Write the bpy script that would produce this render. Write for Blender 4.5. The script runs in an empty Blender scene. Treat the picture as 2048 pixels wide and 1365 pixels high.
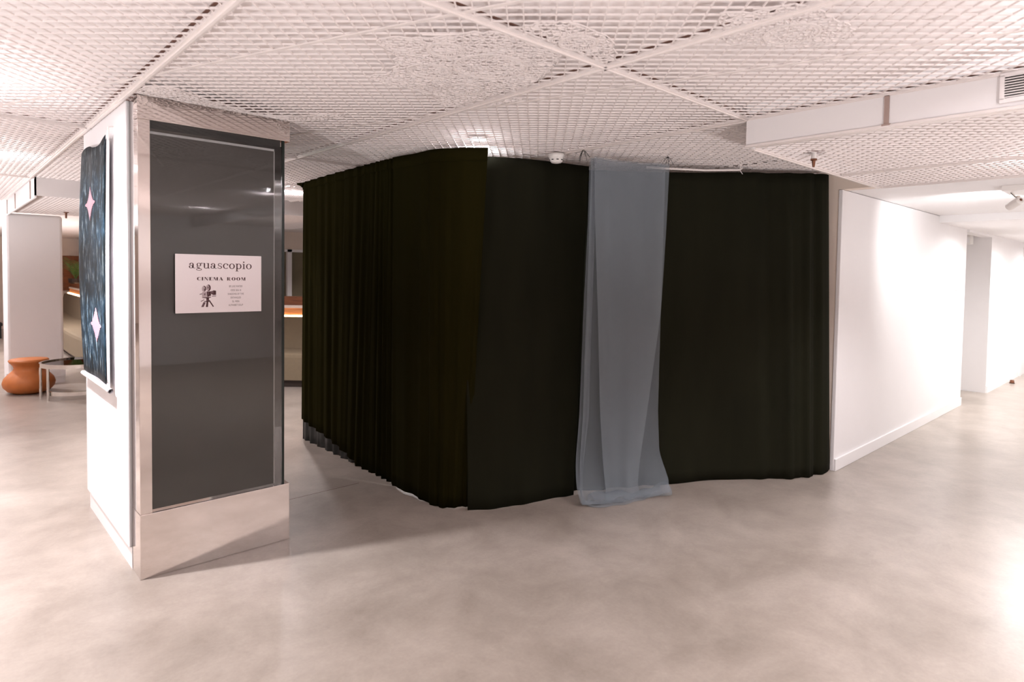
import bpy, bmesh, math, random
from mathutils import Vector, Matrix
from mathutils.geometry import delaunay_2d_cdt
random.seed(7)
S = bpy.context.scene
COL = S.collection

# ------------------------------------------------------------------ camera
CAM_F, CAM_YAW, CAM_PITCH, CAM_ROLL, CAM_PPY, CAM_H = 1259.31, .7482, .0380, -.0149, 596.767, 1.55
def make_camera():
    cy, sy = math.cos(CAM_YAW), math.sin(CAM_YAW)
    fwd = Vector((sy*math.cos(CAM_PITCH), cy*math.cos(CAM_PITCH), -math.sin(CAM_PITCH)))
    right = Vector((cy, -sy, 0)); down = fwd.cross(right)
    c, s = math.cos(CAM_ROLL), math.sin(CAM_ROLL)
    r2 = c*right + s*down; d2 = -s*right + c*down
    cam = bpy.data.cameras.new('camera'); ob = bpy.data.objects.new('camera', cam); COL.objects.link(ob)
    cam.sensor_width = 36; cam.sensor_fit = 'HORIZONTAL'; cam.lens = CAM_F/2048*36
    cam.shift_y = -(682.5-CAM_PPY)/2048; cam.clip_start = .05; cam.clip_end = 100
    cam.dof.use_dof = True; cam.dof.focus_distance = 4.3; cam.dof.aperture_fstop = 2.8
    up, back = -d2, -fwd
    ob.matrix_world = Matrix(((r2.x, up.x, back.x, 0), (r2.y, up.y, back.y, 0), (r2.z, up.z, back.z, CAM_H), (0, 0, 0, 1)))
    S.camera = ob
make_camera()
# ------------------------------------------------------------------ world, exposure
W = bpy.data.worlds.new('world'); S.world = W; W.use_nodes = True
W.node_tree.nodes['Background'].inputs[0].default_value = (1, .95, .92, 1)
W.node_tree.nodes['Background'].inputs[1].default_value = .2
S.view_settings.view_transform = 'Standard'; S.view_settings.look = 'None'
S.view_settings.gamma = 1; S.view_settings.use_curve_mapping = False
S.view_settings.exposure = 1.75
S.cycles.max_bounces = 6; S.cycles.glossy_bounces = 3; S.cycles.transmission_bounces = 2; S.cycles.transparent_max_bounces = 10
S.cycles.caustics_reflective = False; S.cycles.caustics_refractive = False
DOWNLIGHT = 58.0          # watts of one ceiling downlight
# downlight positions: x, y, ceiling underside z, power factor, cone degrees, label; fill ones are added out of view
LAMPS = [
 (.06, 3.75, 2.455, 1.7, 112, 'round downlight above the mesh ceiling beside the poster column'),
 (2.72, 3.29, 2.455, .30, 140, 'round downlight glowing through mesh above the corner of the black curtains'),
 (2.83, 6.56, 2.455, .9, 120, 'round downlight above the mesh behind the black curtain enclosure'),
 (.35, 6.05, 2.455, .75, 62, 'round downlight above the mesh between poster column and chrome table'),
 (2.75, .10, 2.455, .95, 120, 'round downlight above the mesh at the front right of the hall'),
 (1.65, 6.1, 2.455, .4, 130, 'added unseen fill downlight above the mesh behind the display column'),  # added to lift the dim floor between column and curtains
 (.10, .30, 2.455, 0.25, 120, 'added unseen fill downlight above the mesh behind the viewer'),  # this and the next four are added to brighten ceiling and hall
 (-2.3, 3.6, 2.455, 1.5, 130, 'added unseen fill downlight above the mesh at the far left of the hall'),
 (-2.3, .6, 2.455, 0.8, 120, 'added unseen fill downlight above the mesh at the rear left of the hall'),
 (.10, -2.2, 2.455, 0.9, 120, 'added unseen fill downlight above the mesh at the rear of the hall'),
 (2.75, -2.2, 2.455, 0.9, 120, 'added unseen fill downlight above the mesh at the rear right of the hall'),
 (.0, 10.6, 2.455, .8, 130, 'round downlight above the mesh by the far white pillar'),
 (1.2, 13.5, 2.295, .8, 150, 'round downlight over the long banquette'),
 (6.4, 9.6, 2.295, .8, 150, 'round downlight over the bend of the banquette'),
 (4.6, .40, 2.315, .6, 128, 'round downlight above the lowered mesh in front of the corridor'),
]

# ------------------------------------------------------------------ helpers
def lin(c): return tuple(((v/255)/12.92 if v/255 <= .04045 else ((v/255+.055)/1.055)**2.4) for v in c)
def mat(name, rgb, rough=.6, metal=0., var=.06, scale=6., bump=0., bscale=60., spec=.5, coat=0., sheen=0., stretch=None):
    m = bpy.data.materials.new(name); m.use_nodes = True
    nt = m.node_tree; b = nt.nodes['Principled BSDF']
    tc = nt.nodes.new('ShaderNodeTexCoord'); n = nt.nodes.new('ShaderNodeTexNoise')
    mp = nt.nodes.new('ShaderNodeMapping')
    if stretch: mp.inputs['Scale'].default_value = stretch
    nt.links.new(tc.outputs['Object'], mp.inputs['Vector']); nt.links.new(mp.outputs[0], n.inputs['Vector'])
    n.inputs['Scale'].default_value = scale; n.inputs['Detail'].default_value = 5
    r = nt.nodes.new('ShaderNodeMix'); r.data_type = 'RGBA'
    a = [max(0, v*(1-var)) for v in rgb]; c = [min(1, v*(1+var)) for v in rgb]
    r.inputs['A'].default_value = (*a, 1); r.inputs['B'].default_value = (*c, 1)
    nt.links.new(n.outputs['Fac'], r.inputs['Factor']); nt.links.new(r.outputs['Result'], b.inputs['Base Color'])
    b.inputs['Roughness'].default_value = rough; b.inputs['Metallic'].default_value = metal
    b.inputs['Specular IOR Level'].default_value = spec; b.inputs['Coat Weight'].default_value = coat
    if sheen: b.inputs['Sheen Weight'].default_value = sheen; b.inputs['Sheen Roughness'].default_value = .4
    if bump:
        n2 = nt.nodes.new('ShaderNodeTexNoise'); n2.inputs['Scale'].default_value = bscale; n2.inputs['Detail'].default_value = 4
        nt.links.new(mp.outputs[0], n2.inputs['Vector'])
        bp = nt.nodes.new('ShaderNodeBump'); bp.inputs['Strength'].default_value = bump; bp.inputs['Distance'].default_value = .01
        nt.links.new(n2.outputs['Fac'], bp.inputs['Height']); nt.links.new(bp.outputs[0], b.inputs['Normal'])
    return m
def emit(name, rgb, strength):
    m = bpy.data.materials.new(name); m.use_nodes = True
    b = m.node_tree.nodes['Principled BSDF']; b.inputs['Base Color'].default_value = (*rgb, 1)
    b.inputs['Emission Color'].default_value = (*rgb, 1); b.inputs['Emission Strength'].default_value = strength
    return m
def floor_mat():
    m = mat('polished_concrete', (.41, .35, .315), .3, var=0, spec=.5)
    nt = m.node_tree; b = nt.nodes['Principled BSDF']
    tc = nt.nodes.new('ShaderNodeTexCoord')
    def noise(sc, det, ro=.6, dist=0):
        n = nt.nodes.new('ShaderNodeTexNoise'); n.inputs['Scale'].default_value = sc; n.inputs['Detail'].default_value = det
        n.inputs['Roughness'].default_value = ro; n.inputs['Distortion'].default_value = dist
        nt.links.new(tc.outputs['Object'], n.inputs['Vector']); return n
    a, c, d = noise(.7, 9, .68, .25), noise(2.2, 10, .7, .3), noise(60, 3)
    def ramp(src, p0, c0, p1, c1):
        r = nt.nodes.new('ShaderNodeValToRGB'); e = r.color_ramp.elements
        e[0].position = p0; e[0].color = (*c0, 1); e[1].position = p1; e[1].color = (*c1, 1)
        nt.links.new(src.outputs['Fac'], r.inputs[0]); return r
    ra = ramp(a, .3, (.31, .260, .222), .72, (.405, .347, .305))
    rc = ramp(c, .3, (.72, .70, .68), .74, (1.18, 1.18, 1.18))
    rd = ramp(d, .3, (.95, .95, .95), .7, (1.04, 1.04, 1.04))
    def mul(x, y):
        k = nt.nodes.new('ShaderNodeMix'); k.data_type = 'RGBA'; k.blend_type = 'MULTIPLY'; k.inputs['Factor'].default_value = 1
        nt.links.new(x, k.inputs['A']); nt.links.new(y, k.inputs['B']); return k.outputs['Result']
    nt.links.new(mul(mul(ra.outputs[0], rc.outputs[0]), rd.outputs[0]), b.inputs['Base Color'])
    rr = nt.nodes.new('ShaderNodeMapRange'); rr.inputs['To Min'].default_value = .27; rr.inputs['To Max'].default_value = .33
    nt.links.new(c.outputs['Fac'], rr.inputs[0]); nt.links.new(rr.outputs[0], b.inputs['Roughness'])
    return m
def sheer_mat(name, rgb, alpha):
    m = bpy.data.materials.new(name); m.use_nodes = True; nt = m.node_tree
    for n in list(nt.nodes):
        if n.type == 'BSDF_PRINCIPLED': nt.nodes.remove(n)
    out = [n for n in nt.nodes if n.type == 'OUTPUT_MATERIAL'][0]
    d = nt.nodes.new('ShaderNodeBsdfDiffuse'); t = nt.nodes.new('ShaderNodeBsdfTransparent'); tl = nt.nodes.new('ShaderNodeBsdfTranslucent')
    mx = nt.nodes.new('ShaderNodeMixShader'); m2 = nt.nodes.new('ShaderNodeMixShader')
    d.inputs[0].default_value = (*rgb, 1); tl.inputs[0].default_value = (*rgb, 1); m2.inputs[0].default_value = .3
    tc = nt.nodes.new('ShaderNodeTexCoord'); n = nt.nodes.new('ShaderNodeTexNoise'); n.inputs['Scale'].default_value = 9
    mr = nt.nodes.new('ShaderNodeMapRange'); mr.inputs['To Min'].default_value = alpha-.015; mr.inputs['To Max'].default_value = alpha+.015
    nt.links.new(tc.outputs['Object'], n.inputs['Vector']); nt.links.new(n.outputs['Fac'], mr.inputs[0]); nt.links.new(mr.outputs[0], mx.inputs[0])
    nt.links.new(d.outputs[0], m2.inputs[1]); nt.links.new(tl.outputs[0], m2.inputs[2])
    nt.links.new(t.outputs[0], mx.inputs[1]); nt.links.new(m2.outputs[0], mx.inputs[2]); nt.links.new(mx.outputs[0], out.inputs[0])
    return m
def glass_mat(name, tint, ior=1.5, boost=1.0):
    m = bpy.data.materials.new(name); m.use_nodes = True; nt = m.node_tree
    for n in list(nt.nodes):
        if n.type == 'BSDF_PRINCIPLED': nt.nodes.remove(n)
    out = [n for n in nt.nodes if n.type == 'OUTPUT_MATERIAL'][0]
    t = nt.nodes.new('ShaderNodeBsdfTransparent'); t.inputs[0].default_value = (*tint, 1)
    g = nt.nodes.new('ShaderNodeBsdfGlossy'); g.inputs['Roughness'].default_value = .02
    f = nt.nodes.new('ShaderNodeFresnel'); f.inputs[0].default_value = ior
    mx = nt.nodes.new('ShaderNodeMixShader')
    nt.links.new(f.outputs[0], mx.inputs[0]); nt.links.new(t.outputs[0], mx.inputs[1]); nt.links.new(g.outputs[0], mx.inputs[2])
    nt.links.new(mx.outputs[0], out.inputs[0]); return m
def wood_mat(name, a, b_, sc=3.0):
    m = mat(name, a, .45, var=0); nt = m.node_tree; b = nt.nodes['Principled BSDF']
    tc = nt.nodes.new('ShaderNodeTexCoord'); mp = nt.nodes.new('ShaderNodeMapping'); mp.inputs['Scale'].default_value = (sc, sc, sc*9)
    n = nt.nodes.new('ShaderNodeTexNoise'); n.inputs['Scale'].default_value = 2; n.inputs['Detail'].default_value = 6
    r = nt.nodes.new('ShaderNodeValToRGB'); r.color_ramp.elements[0].color = (*a, 1); r.color_ramp.elements[1].color = (*b_, 1)
    r.color_ramp.elements[0].position = .3; r.color_ramp.elements[1].position = .7
    nt.links.new(tc.outputs['Object'], mp.inputs[0]); nt.links.new(mp.outputs[0], n.inputs['Vector'])
    nt.links.new(n.outputs['Fac'], r.inputs[0]); nt.links.new(r.outputs[0], b.inputs['Base Color']); return m
def poster_mat():
    m = mat('printed_scroll', (.02, .03, .04), .6, var=0, spec=.15); nt = m.node_tree; b = nt.nodes['Principled BSDF']
    tc = nt.nodes.new('ShaderNodeTexCoord')
    mp = nt.nodes.new('ShaderNodeMapping'); mp.inputs['Scale'].default_value = (13, 13, 3.4)
    n = nt.nodes.new('ShaderNodeTexNoise'); n.inputs['Scale'].default_value = 2.2; n.inputs['Detail'].default_value = 9; n.inputs['Roughness'].default_value = .72
    nt.links.new(tc.outputs['Object'], mp.inputs[0]); nt.links.new(mp.outputs[0], n.inputs['Vector'])
    r = nt.nodes.new('ShaderNodeValToRGB'); e = r.color_ramp.elements
    e[0].position = .36; e[0].color = (.006, .010, .011, 1); e[1].position = .66; e[1].color = (.42, .54, .58, 1)
    x = e.new(.47); x.color = (.008, .020, .028, 1); x = e.new(.545); x.color = (.020, .055, .095, 1)
    nt.links.new(n.outputs['Fac'], r.inputs[0])
    sx = nt.nodes.new('ShaderNodeSeparateXYZ'); nt.links.new(tc.outputs['Object'], sx.inputs[0])
    wv = nt.nodes.new('ShaderNodeMath'); wv.operation = 'SINE'
    k = nt.nodes.new('ShaderNodeMath'); k.operation = 'MULTIPLY_ADD'; k.inputs[1].default_value = 8.9; k.inputs[2].default_value = .5
    nt.links.new(sx.outputs['Z'], k.inputs[0]); nt.links.new(k.outputs[0], wv.inputs[0])
    mr = nt.nodes.new('ShaderNodeMapRange'); mr.inputs['From Min'].default_value = -.4; mr.inputs['From Max'].default_value = .5
    nt.links.new(wv.outputs[0], mr.inputs[0])
    mx = nt.nodes.new('ShaderNodeMix'); mx.data_type = 'RGBA'; mx.blend_type = 'MULTIPLY'
    mx.inputs['B'].default_value = (.42, .36, .33, 1)
    nt.links.new(mr.outputs[0], mx.inputs['Factor']); nt.links.new(r.outputs[0], mx.inputs['A']); nt.links.new(mx.outputs['Result'], b.inputs['Base Color'])
    return m

M = dict(
 floor=floor_mat(),
 slab=mat('ceiling_white', (.87, .815, .805), .8, var=.03),
 wire=mat('mesh_paint', (.80, .73, .71), .5, var=.03),
 rail=mat('rail_paint', (.80, .73, .705), .45, var=.03),
 slot=mat('dark_brown', lin((92, 60, 48)), .8),
 wall=mat('white_paint', (.83, .80, .80), .55, var=.015),
 warm=mat('warm_shaded_paint', (.80, .68, .59), .6, var=.02),  # white paint with the opening wall's warm shade put into its colour
 base=mat('baseboard_paint', (.84, .81, .81), .4, var=.01),
 soffit=mat('soffit_paint', (.82, .79, .79), .55, var=.015),
 chrome=mat('polished_steel', (.82, .75, .72), .06, 1, var=.03, scale=2, bump=.015, bscale=3),
 chrome2=mat('chrome', (.80, .76, .72), .08, 1, var=.02),
 board=mat('grey_fabric_board', lin((80, 73, 69)), .55, var=.03, scale=30),
 black=mat('black_void', (.006, .005, .004), .6),
 edge=mat('glass_edge', (.004, .012, .010), .15),
 glass=glass_mat('clear_glass', (.96, .97, .965)),
 glass_side=glass_mat('side_glass', (.80, .85, .83)),
 panel=mat('white_board', (.84, .82, .83), .35, var=.01),
 sign=mat('sign_board', (.88, .80, .82), .4, var=.01),
 ink=mat('maroon_ink', lin((70, 34, 38)), .6),
 ink2=mat('grey_maroon_ink', lin((104, 78, 84)), .6),
 ink3=mat('pale_print', lin((190, 172, 176)), .6),
 poster=poster_mat(),
 paper=mat('white_paper', (.84, .80, .82), .5, var=.02),
 pink=mat('pink_print', lin((205, 160, 176)), .5, var=.35, scale=90),
 velvet=mat('black_velvet', (.0125, .0106, .0024), .95, var=.25, scale=4, spec=.02, stretch=(1, 1, .15)),
 velvet2=mat('black_velvet_green', (.0112, .0110, .0058), .9, var=.3, scale=7, spec=.08, stretch=(1, 1, .2)),
 lining=mat('black_lining', (.012, .013, .012), .45, var=.2),
 sheer=sheer_mat('blue_grey_organza', (.32, .36, .40), .47),
 plastic=mat('white_plastic', (.80, .76, .73), .35, var=.01),
 dark=mat('dark_slot', (.008, .006, .006), .7),
 wirem=mat('black_wire', (.01, .009, .008), .4),
 brass=mat('brown_brass', lin((120, 78, 58)), .35, .6),
 strap=mat('brown_strap', lin((170, 148, 140)), .4, .2),
 terra=mat('terracotta', lin((188, 108, 52)), .5, var=.22, scale=9),
 fabric=mat('olive_grey_upholstery', lin((122, 107, 86)), .9, var=.08, scale=30, bump=.15, bscale=200),
 wood=wood_mat('warm_wood', lin((120, 66, 32)), lin((160, 96, 52))),
 wood_lit=wood_mat('lit_wood', lin((172, 112, 64)), lin((204, 146, 92))),  # light on the lower ledge tier is put into this paler colour
 pane=mat('dim_window', lin((128, 118, 98)), .08, var=.25, scale=3),
 leaf=mat('fern_green', lin((92, 128, 60)), .45, var=.35, scale=20),
 soil=mat('dark_planter', lin((52, 38, 30)), .6),
 led=emit('warm_led', (1, .62, .38), 4.0),
 lamp=emit('lamp_lens', (.95, .95, 1), 35.0),
 grille=mat('grille_paint', (.82, .77, .76), .45, var=.01),
)

def link(o, parent=None):
    COL.objects.link(o)
    if parent: o.parent = parent
    return o
class MB:
    """collects shapes; build() links them as one mesh object"""
    def __init__(s): s.v = []; s.f = []
    def add(s, vs, fs):
        k = len(s.v); s.v += [tuple(p) for p in vs]; s.f += [tuple(i+k for i in f) for f in fs]; return s
    def box(s, x0, x1, y0, y1, z0, z1):
        return s.add([(x0,y0,z0),(x1,y0,z0),(x1,y1,z0),(x0,y1,z0),(x0,y0,z1),(x1,y0,z1),(x1,y1,z1),(x0,y1,z1)],
                     [(0,3,2,1),(4,5,6,7),(0,1,5,4),(1,2,6,5),(2,3,7,6),(3,0,4,7)])
    def bar(s, p, q, w, z0, z1):
        dx, dy = q[0]-p[0], q[1]-p[1]; L = math.hypot(dx, dy)
        if L < 1e-5: return s
        nx, ny = -dy/L*w/2, dx/L*w/2
        a = [(p[0]+nx,p[1]+ny),(p[0]-nx,p[1]-ny),(q[0]-nx,q[1]-ny),(q[0]+nx,q[1]+ny)]
        return s.add([(x,y,z0) for x,y in a]+[(x,y,z1) for x,y in a],
                     [(0,3,2,1),(4,5,6,7),(0,1,5,4),(1,2,6,5),(2,3,7,6),(3,0,4,7)])
    def tube(s, pts, r, n=8, cap=True):
        pts = [Vector(p) for p in pts]; k = len(s.v); rs = r if isinstance(r, (list, tuple)) else [r]*len(pts)
        for i, p in enumerate(pts):
            t = (pts[min(i+1, len(pts)-1)]-pts[max(i-1, 0)]).normalized()
            u = t.cross(Vector((0, 0, 1)))
            if u.length < .05: u = t.cross(Vector((1, 0, 0)))
            u.normalize(); w = t.cross(u)
            for j in range(n):
                a = 2*math.pi*j/n; s.v.append(tuple(p+(u*math.cos(a)+w*math.sin(a))*rs[i]))
        for i in range(len(pts)-1):
            for j in range(n):
                s.f.append((k+i*n+j, k+i*n+(j+1) % n, k+(i+1)*n+(j+1) % n, k+(i+1)*n+j))
        if cap:
            s.f.append(tuple(k+j for j in range(n))[::-1]); s.f.append(tuple(k+(len(pts)-1)*n+j for j in range(n)))
        return s
    def lathe(s, prof, c=(0, 0, 0), n=32):
        k = len(s.v)
        for r, z in prof:
            for j in range(n):
                a = 2*math.pi*j/n; s.v.append((c[0]+r*math.cos(a), c[1]+r*math.sin(a), c[2]+z))
        for i in range(len(prof)-1):
            for j in range(n): s.f.append((k+i*n+j, k+i*n+(j+1) % n, k+(i+1)*n+(j+1) % n, k+(i+1)*n+j))
        s.f.append(tuple(k+j for j in range(n))[::-1]); s.f.append(tuple(k+(len(prof)-1)*n+j for j in range(n)))
        return s
    def grid(s, fn, nu, nv):
        k = len(s.v)
        for j in range(nv+1):
            for i in range(nu+1): s.v.append(tuple(fn(i/nu, j/nv)))
        for j in range(nv):
            for i in range(nu):
                a = k+j*(nu+1)+i; s.f.append((a, a+1, a+nu+2, a+nu+1))
        return s
    def sweep(s, path, prof):
        """closed profile [(offset, z)] swept along a plan path"""
        k = len(s.v); n = len(prof)
        for i, p in enumerate(path):
            a, b = path[max(i-1, 0)], path[min(i+1, len(path)-1)]
            d = Vector((b[0]-a[0], b[1]-a[1])).normalized(); nx, ny = -d.y, d.x
            for o, z in prof: s.v.append((p[0]+nx*o, p[1]+ny*o, z))
        for i in range(len(path)-1):
            for j in range(n): s.f.append((k+i*n+j, k+(i+1)*n+j, k+(i+1)*n+(j+1) % n, k+i*n+(j+1) % n))
        s.f.append(tuple(k+j for j in range(n))); s.f.append(tuple(k+(len(path)-1)*n+j for j in range(n))[::-1])
        return s
    def mesh(s, name):
        me = bpy.data.meshes.new(name); me.from_pydata(s.v, [], s.f); me.update(); return me
    def build(s, name, m, parent=None, smooth=False, bevel=0, solid=0, fix=True):
        me = s.mesh(name); me.materials.append(m)
        if fix:
            bm = bmesh.new(); bm.from_mesh(me); bmesh.ops.recalc_face_normals(bm, faces=bm.faces); bm.to_mesh(me); bm.free()
        if smooth:
            for p in me.polygons: p.use_smooth = True
        o = link(bpy.data.objects.new(name, me), parent)
        if solid:
            d = o.modifiers.new('thickness', 'SOLIDIFY'); d.thickness = solid; d.offset = 0
        if bevel:
            d = o.modifiers.new('bevel', 'BEVEL'); d.width = bevel; d.segments = 2; d.limit_method = 'ANGLE'
        return o
def tag(o, label=None, cat=None, group=None, kind=None):
    if label: o['label'] = label
    if cat: o['category'] = cat
    if group: o['group'] = group
    if kind: o['kind'] = kind
    return o
def thing(name, label, cat, group=None):
    return tag(link(bpy.data.objects.new(name, None)), label, cat, group)
def struct(o, label=None): o['kind'] = 'structure'; o['label'] = label if label else o.name; return o
def lerp_path(pts, t):
    """point at fraction t of a polyline of tuples (Catmull-Rom)"""
    n = len(pts)-1; x = min(max(t, 0), 1)*n; i = min(int(x), n-1); f = x-i
    p0, p1, p2, p3 = pts[max(i-1, 0)], pts[i], pts[i+1], pts[min(i+2, n)]
    return tuple(.5*((2*b)+(c-a)*f+(2*a-5*b+4*c-d)*f*f+(3*b-a-3*c+d)*f**3) for a, b, c, d in zip(p0, p1, p2, p3))

# ================================================================== THE SETTING
XR = [-3.09, -1.82, -.55, .72, 2.03, 3.24, 4.52, 5.31]     # rails across
YR = [-4.15, -1.25, 1.65, 4.55, 7.45]                      # rails along
ZM, ZL = 2.40, 2.257                                        # mesh level, lowered mesh level

fl = struct(MB().box(-5, 15, -4.2, 20.2, -.12, 0).build('floor', M['floor']), 'polished warm grey concrete floor')
MB().box(1.52, 2.3, 4.0985, 4.1015, 0, .0006).build('control_joint', M['slot'], fl)

ceil = MB().box(-5, 3.24, -4.2, 7.45, 2.47, 2.6).box(3.24, 15, 1.65, 7.45, 2.47, 2.6).box(3.24, 5.31, -4.2, 1.65, 2.33, 2.6)
ceil.box(-5, .75, 7.45, 20.2, 2.47, 2.6).box(.766, 15, 7.466, 20.2, 2.31, 2.6).box(5.31, 15, -4.2, 1.65, 2.6, 2.7)
ceil = struct(ceil.build('ceiling', M['slab']), 'white ceiling behind a suspended metal mesh')

PITCH = .0537
def mesh_panel(x0, x1, y0, y1, z):
    mb = MB(); g = .012; x0 += g; x1 -= g; y0 += g; y1 -= g; st = PITCH*math.sqrt(2)
    for sg in (1, -1):
        lo, hi = ((x0+y0), (x1+y1)) if sg == 1 else ((x0-y1), (x1-y0))
        k = math.ceil(lo/st)
        while k*st < hi:
            c = k*st; k += 1
            # line x + sg*y = c ; parametrise by x
            if sg == 1: xa, xb = max(x0, c-y1), min(x1, c-y0); p, q = (xa, c-xa), (xb, c-xb)
            else: xa, xb = max(x0, c+y0), min(x1, c+y1); p, q = (xa, xa-c), (xb, xb-c)
            if xb-xa > .004: mb.bar(p, q, .0042, z-.003 if sg == 1 else z-.002, z+.0035)
    o = mb.build('mesh_panel', M['wire'], ceil, fix=False); o['kind'] = 'stuff'; return o
for i in range(len(XR)-1):
    for j in range(len(YR)-1):
        x0, x1, y0, y1 = XR[i], XR[i+1], YR[j], YR[j+1]
        low = x0 > 3.2 and y1 < 1.7
        if j == 0 and not (0 < x1): continue
        if low and j == 0: continue
        mesh_panel(x0, x1, y0, y1, ZL if low else ZM)
mesh_panel(.75, 2.03, 7.47, 10.4, ZL); mesh_panel(2.03, 3.24, 7.47, 10.4, ZL); mesh_panel(-.55, .72, 7.45, 10.4, ZM); mesh_panel(3.24, 4.52, 7.47, 10.4, ZL)
def rail(p, q, z, w=.03, name='rail'):
    return MB().bar(p, q, w, z-.010, z+.004).bar(p, q, w*.35, z-.016, z-.010).build(name, M['rail'], ceil)
def slot(p, q, z, off):
    d = Vector((q[0]-p[0], q[1]-p[1])).normalized(); n = Vector((-d.y, d.x))*off
    return MB().bar((p[0]+n.x, p[1]+n.y), (q[0]+n.x, q[1]+n.y), .013, z+.008, z+.012).build('gap_shade', M['slot'], ceil)  # strip coloured dark to show the unlit gap beside the rail
for x in XR[1:6]:
    y1 = 7.45
    y0 = 1.65 if x > 4 else -1.25
    rail((x, y0), (x, y1), ZM, .034 if x < 3 else .05); slot((x, y0), (x, y1), ZM, .026)
rail((4.52, -1.25), (4.52, 1.62), ZL, .05)
rail((.72, 7.45), (.72, 10.4), ZM, .03)
for y in YR[2:4]:
    rail((-3.09, y), (3.24 if y < 2 else 5.3, y), ZM); slot((-3.09, y), (3.24 if y < 2 else 5.3, y), ZM, -.026)
rail((-3.09, 7.44), (.75, 7.44), ZM)
rail((3.30, 1.645), (5.32, 1.645), ZL, .03); rail((5.305, -1.2), (5.305, 1.62), ZL, .02)
# thin seam strips crossing the panels on the slant
for p, q in (((.20, 4.53), (1.44, 1.22)), ((1.46, 4.53), (2.84, .02)), ((-1.06, 4.53), (.18, 1.22)), ((2.72, 4.53), (3.22, 2.9))):
    MB().bar(p, q, .016, ZM-.007, ZM-.003).build('seam_strip', M['rail'], ceil)
# soffit faces of the lowered ceiling, with straps
MB().box(3.225, 3.24, -4.2, 1.65, ZL-.006, 2.47).box(3.24, 5.31, 1.635, 1.65, ZL-.006, 2.47).build('soffit_face', M['soffit'], ceil)
MB().box(3.217, 3.225, -4.2, 1.65, ZM-.012, ZM+.004).build('soffit_bead', M['rail'], ceil)
MB().box(3.214, 3.232, -4.2, 1.65, ZL-.012, ZL).build('soffit_bead', M['rail'], ceil)
MB().box(3.262, 3.29, -4.2, 1.62, ZL-.008, ZL-.002).build('soffit_bead', M['rail'], ceil)
MB().box(.75, .765, 7.45, 20.2, ZL-.05, 2.47).box(.75, 3.24, 7.45, 7.465, ZL-.03, 2.47).box(3.24, 14.9, 7.45, 7.465, ZL-.03, 2.47).build('soffit_face', M['soffit'], ceil)
for y in (7.75, 9.2, 10.19):
    MB().box(.742, .75, y-.016, y+.016, ZL-.04, ZM-.01).build('strap', M['strap'], ceil)
o = MB().box(3.217, 3.225, .965, .985, ZL, ZM).box(3.212, 3.226, .958, .992, ZL-.004, ZL+.004).build('strap', M['strap'], ceil)
# lace-like net patches woven into the mesh
def inside(p, poly):
    x, y = p; c = False; j = len(poly)-1
    for i in range(len(poly)):
        (xi, yi), (xj, yj) = poly[i], poly[j]
        if (yi > y) != (yj > y) and x < (xj-xi)*(y-yi)/(yj-yi)+xi: c = not c
        j = i
    return c
def lace(poly, rings, sp=.026, seed=1):
    rnd = random.Random(seed); pts = []
    xs = [p[0] for p in poly]; ys = [p[1] for p in poly]; y = min(ys)
    while y < max(ys):
        x = min(xs)
        while x < max(xs):
            q = (x+rnd.uniform(-.45, .45)*sp, y+rnd.uniform(-.45, .45)*sp)
            if inside(q, poly): pts.append(Vector(q))
            x += sp
        y += sp
    vs, es, fs, *_ = delaunay_2d_cdt(pts, [], [], 0, 1e-5)
    cen = [sum((vs[i] for i in f), Vector((0, 0)))/len(f) for f in fs]; em = {}
    mb = MB()
    for k, f in enumerate(fs):
        for a, b in zip(f, f[1:]+f[:1]): em.setdefault((min(a, b), max(a, b)), []).append(k)
    for ks in em.values():
        if len(ks) == 2:
            a, b = cen[ks[0]], cen[ks[1]]
            if (a-b).length < sp*2.2: mb.bar(a, b, .0045, ZM-.006, ZM-.001)
    for cx, cy, r in rings:
        n = 36
        for k in range(n):
            a, b = 2*math.pi*k/n, 2*math.pi*(k+1)/n
            mb.bar((cx+r*math.cos(a), cy+r*math.sin(a)), (cx+r*math.cos(b), cy+r*math.sin(b)), .008, ZM-.008, ZM-.002)
            mb.bar((cx+r*.8*math.cos(a), cy+r*.8*math.sin(a)), (cx+r*math.cos(b), cy+r*math.sin(b)), .004, ZM-.007, ZM-.002)
    o = mb.build('lace_net', M['wire'], ceil, fix=False); o['kind'] = 'stuff'
lace([(1.172,2.064),(1.249,1.954),(1.364,1.871),(1.40,1.72),(1.48,1.665),(1.80,1.665),(1.90,1.80),(1.99,2.0),(1.99,2.344),(1.99,2.6),(1.9,2.62),(1.72,2.46),(1.51,2.52),(1.385,2.458),(1.447,2.30),(1.335,2.158)], [(1.70,1.98,.15),(1.55,2.2,.09),(1.82,2.3,.08),(1.45,1.95,.07)], seed=3)
lace([(1.468,1.63),(1.484,1.531),(1.56,1.443),(1.715,1.421),(1.877,1.46),(2.0,1.55),(2.0,1.63)], [(1.75,1.55,.07)], seed=4)
lace([(1.85,1.06),(1.922,.983),(1.96,.842),(2.12,.8),(2.336,.798),(2.409,.855),(2.40,.99),(2.284,1.06),(2.15,1.20),(2.05,1.15)], [(2.2,.97,.09)], seed=5)
lace([(.735,3.30),(.86,3.24),(1.0,3.36),(1.43,3.48),(1.50,3.325),(1.64,3.096),(1.70,3.16),(1.623,3.40),(1.5,3.52),(.74,3.50)], [(1.2,3.46,.05)], seed=6)
lace([(2.05,2.32),(2.10,2.18),(2.14,2.2),(2.10,2.42),(2.05,2.55)], [], seed=8)

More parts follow.
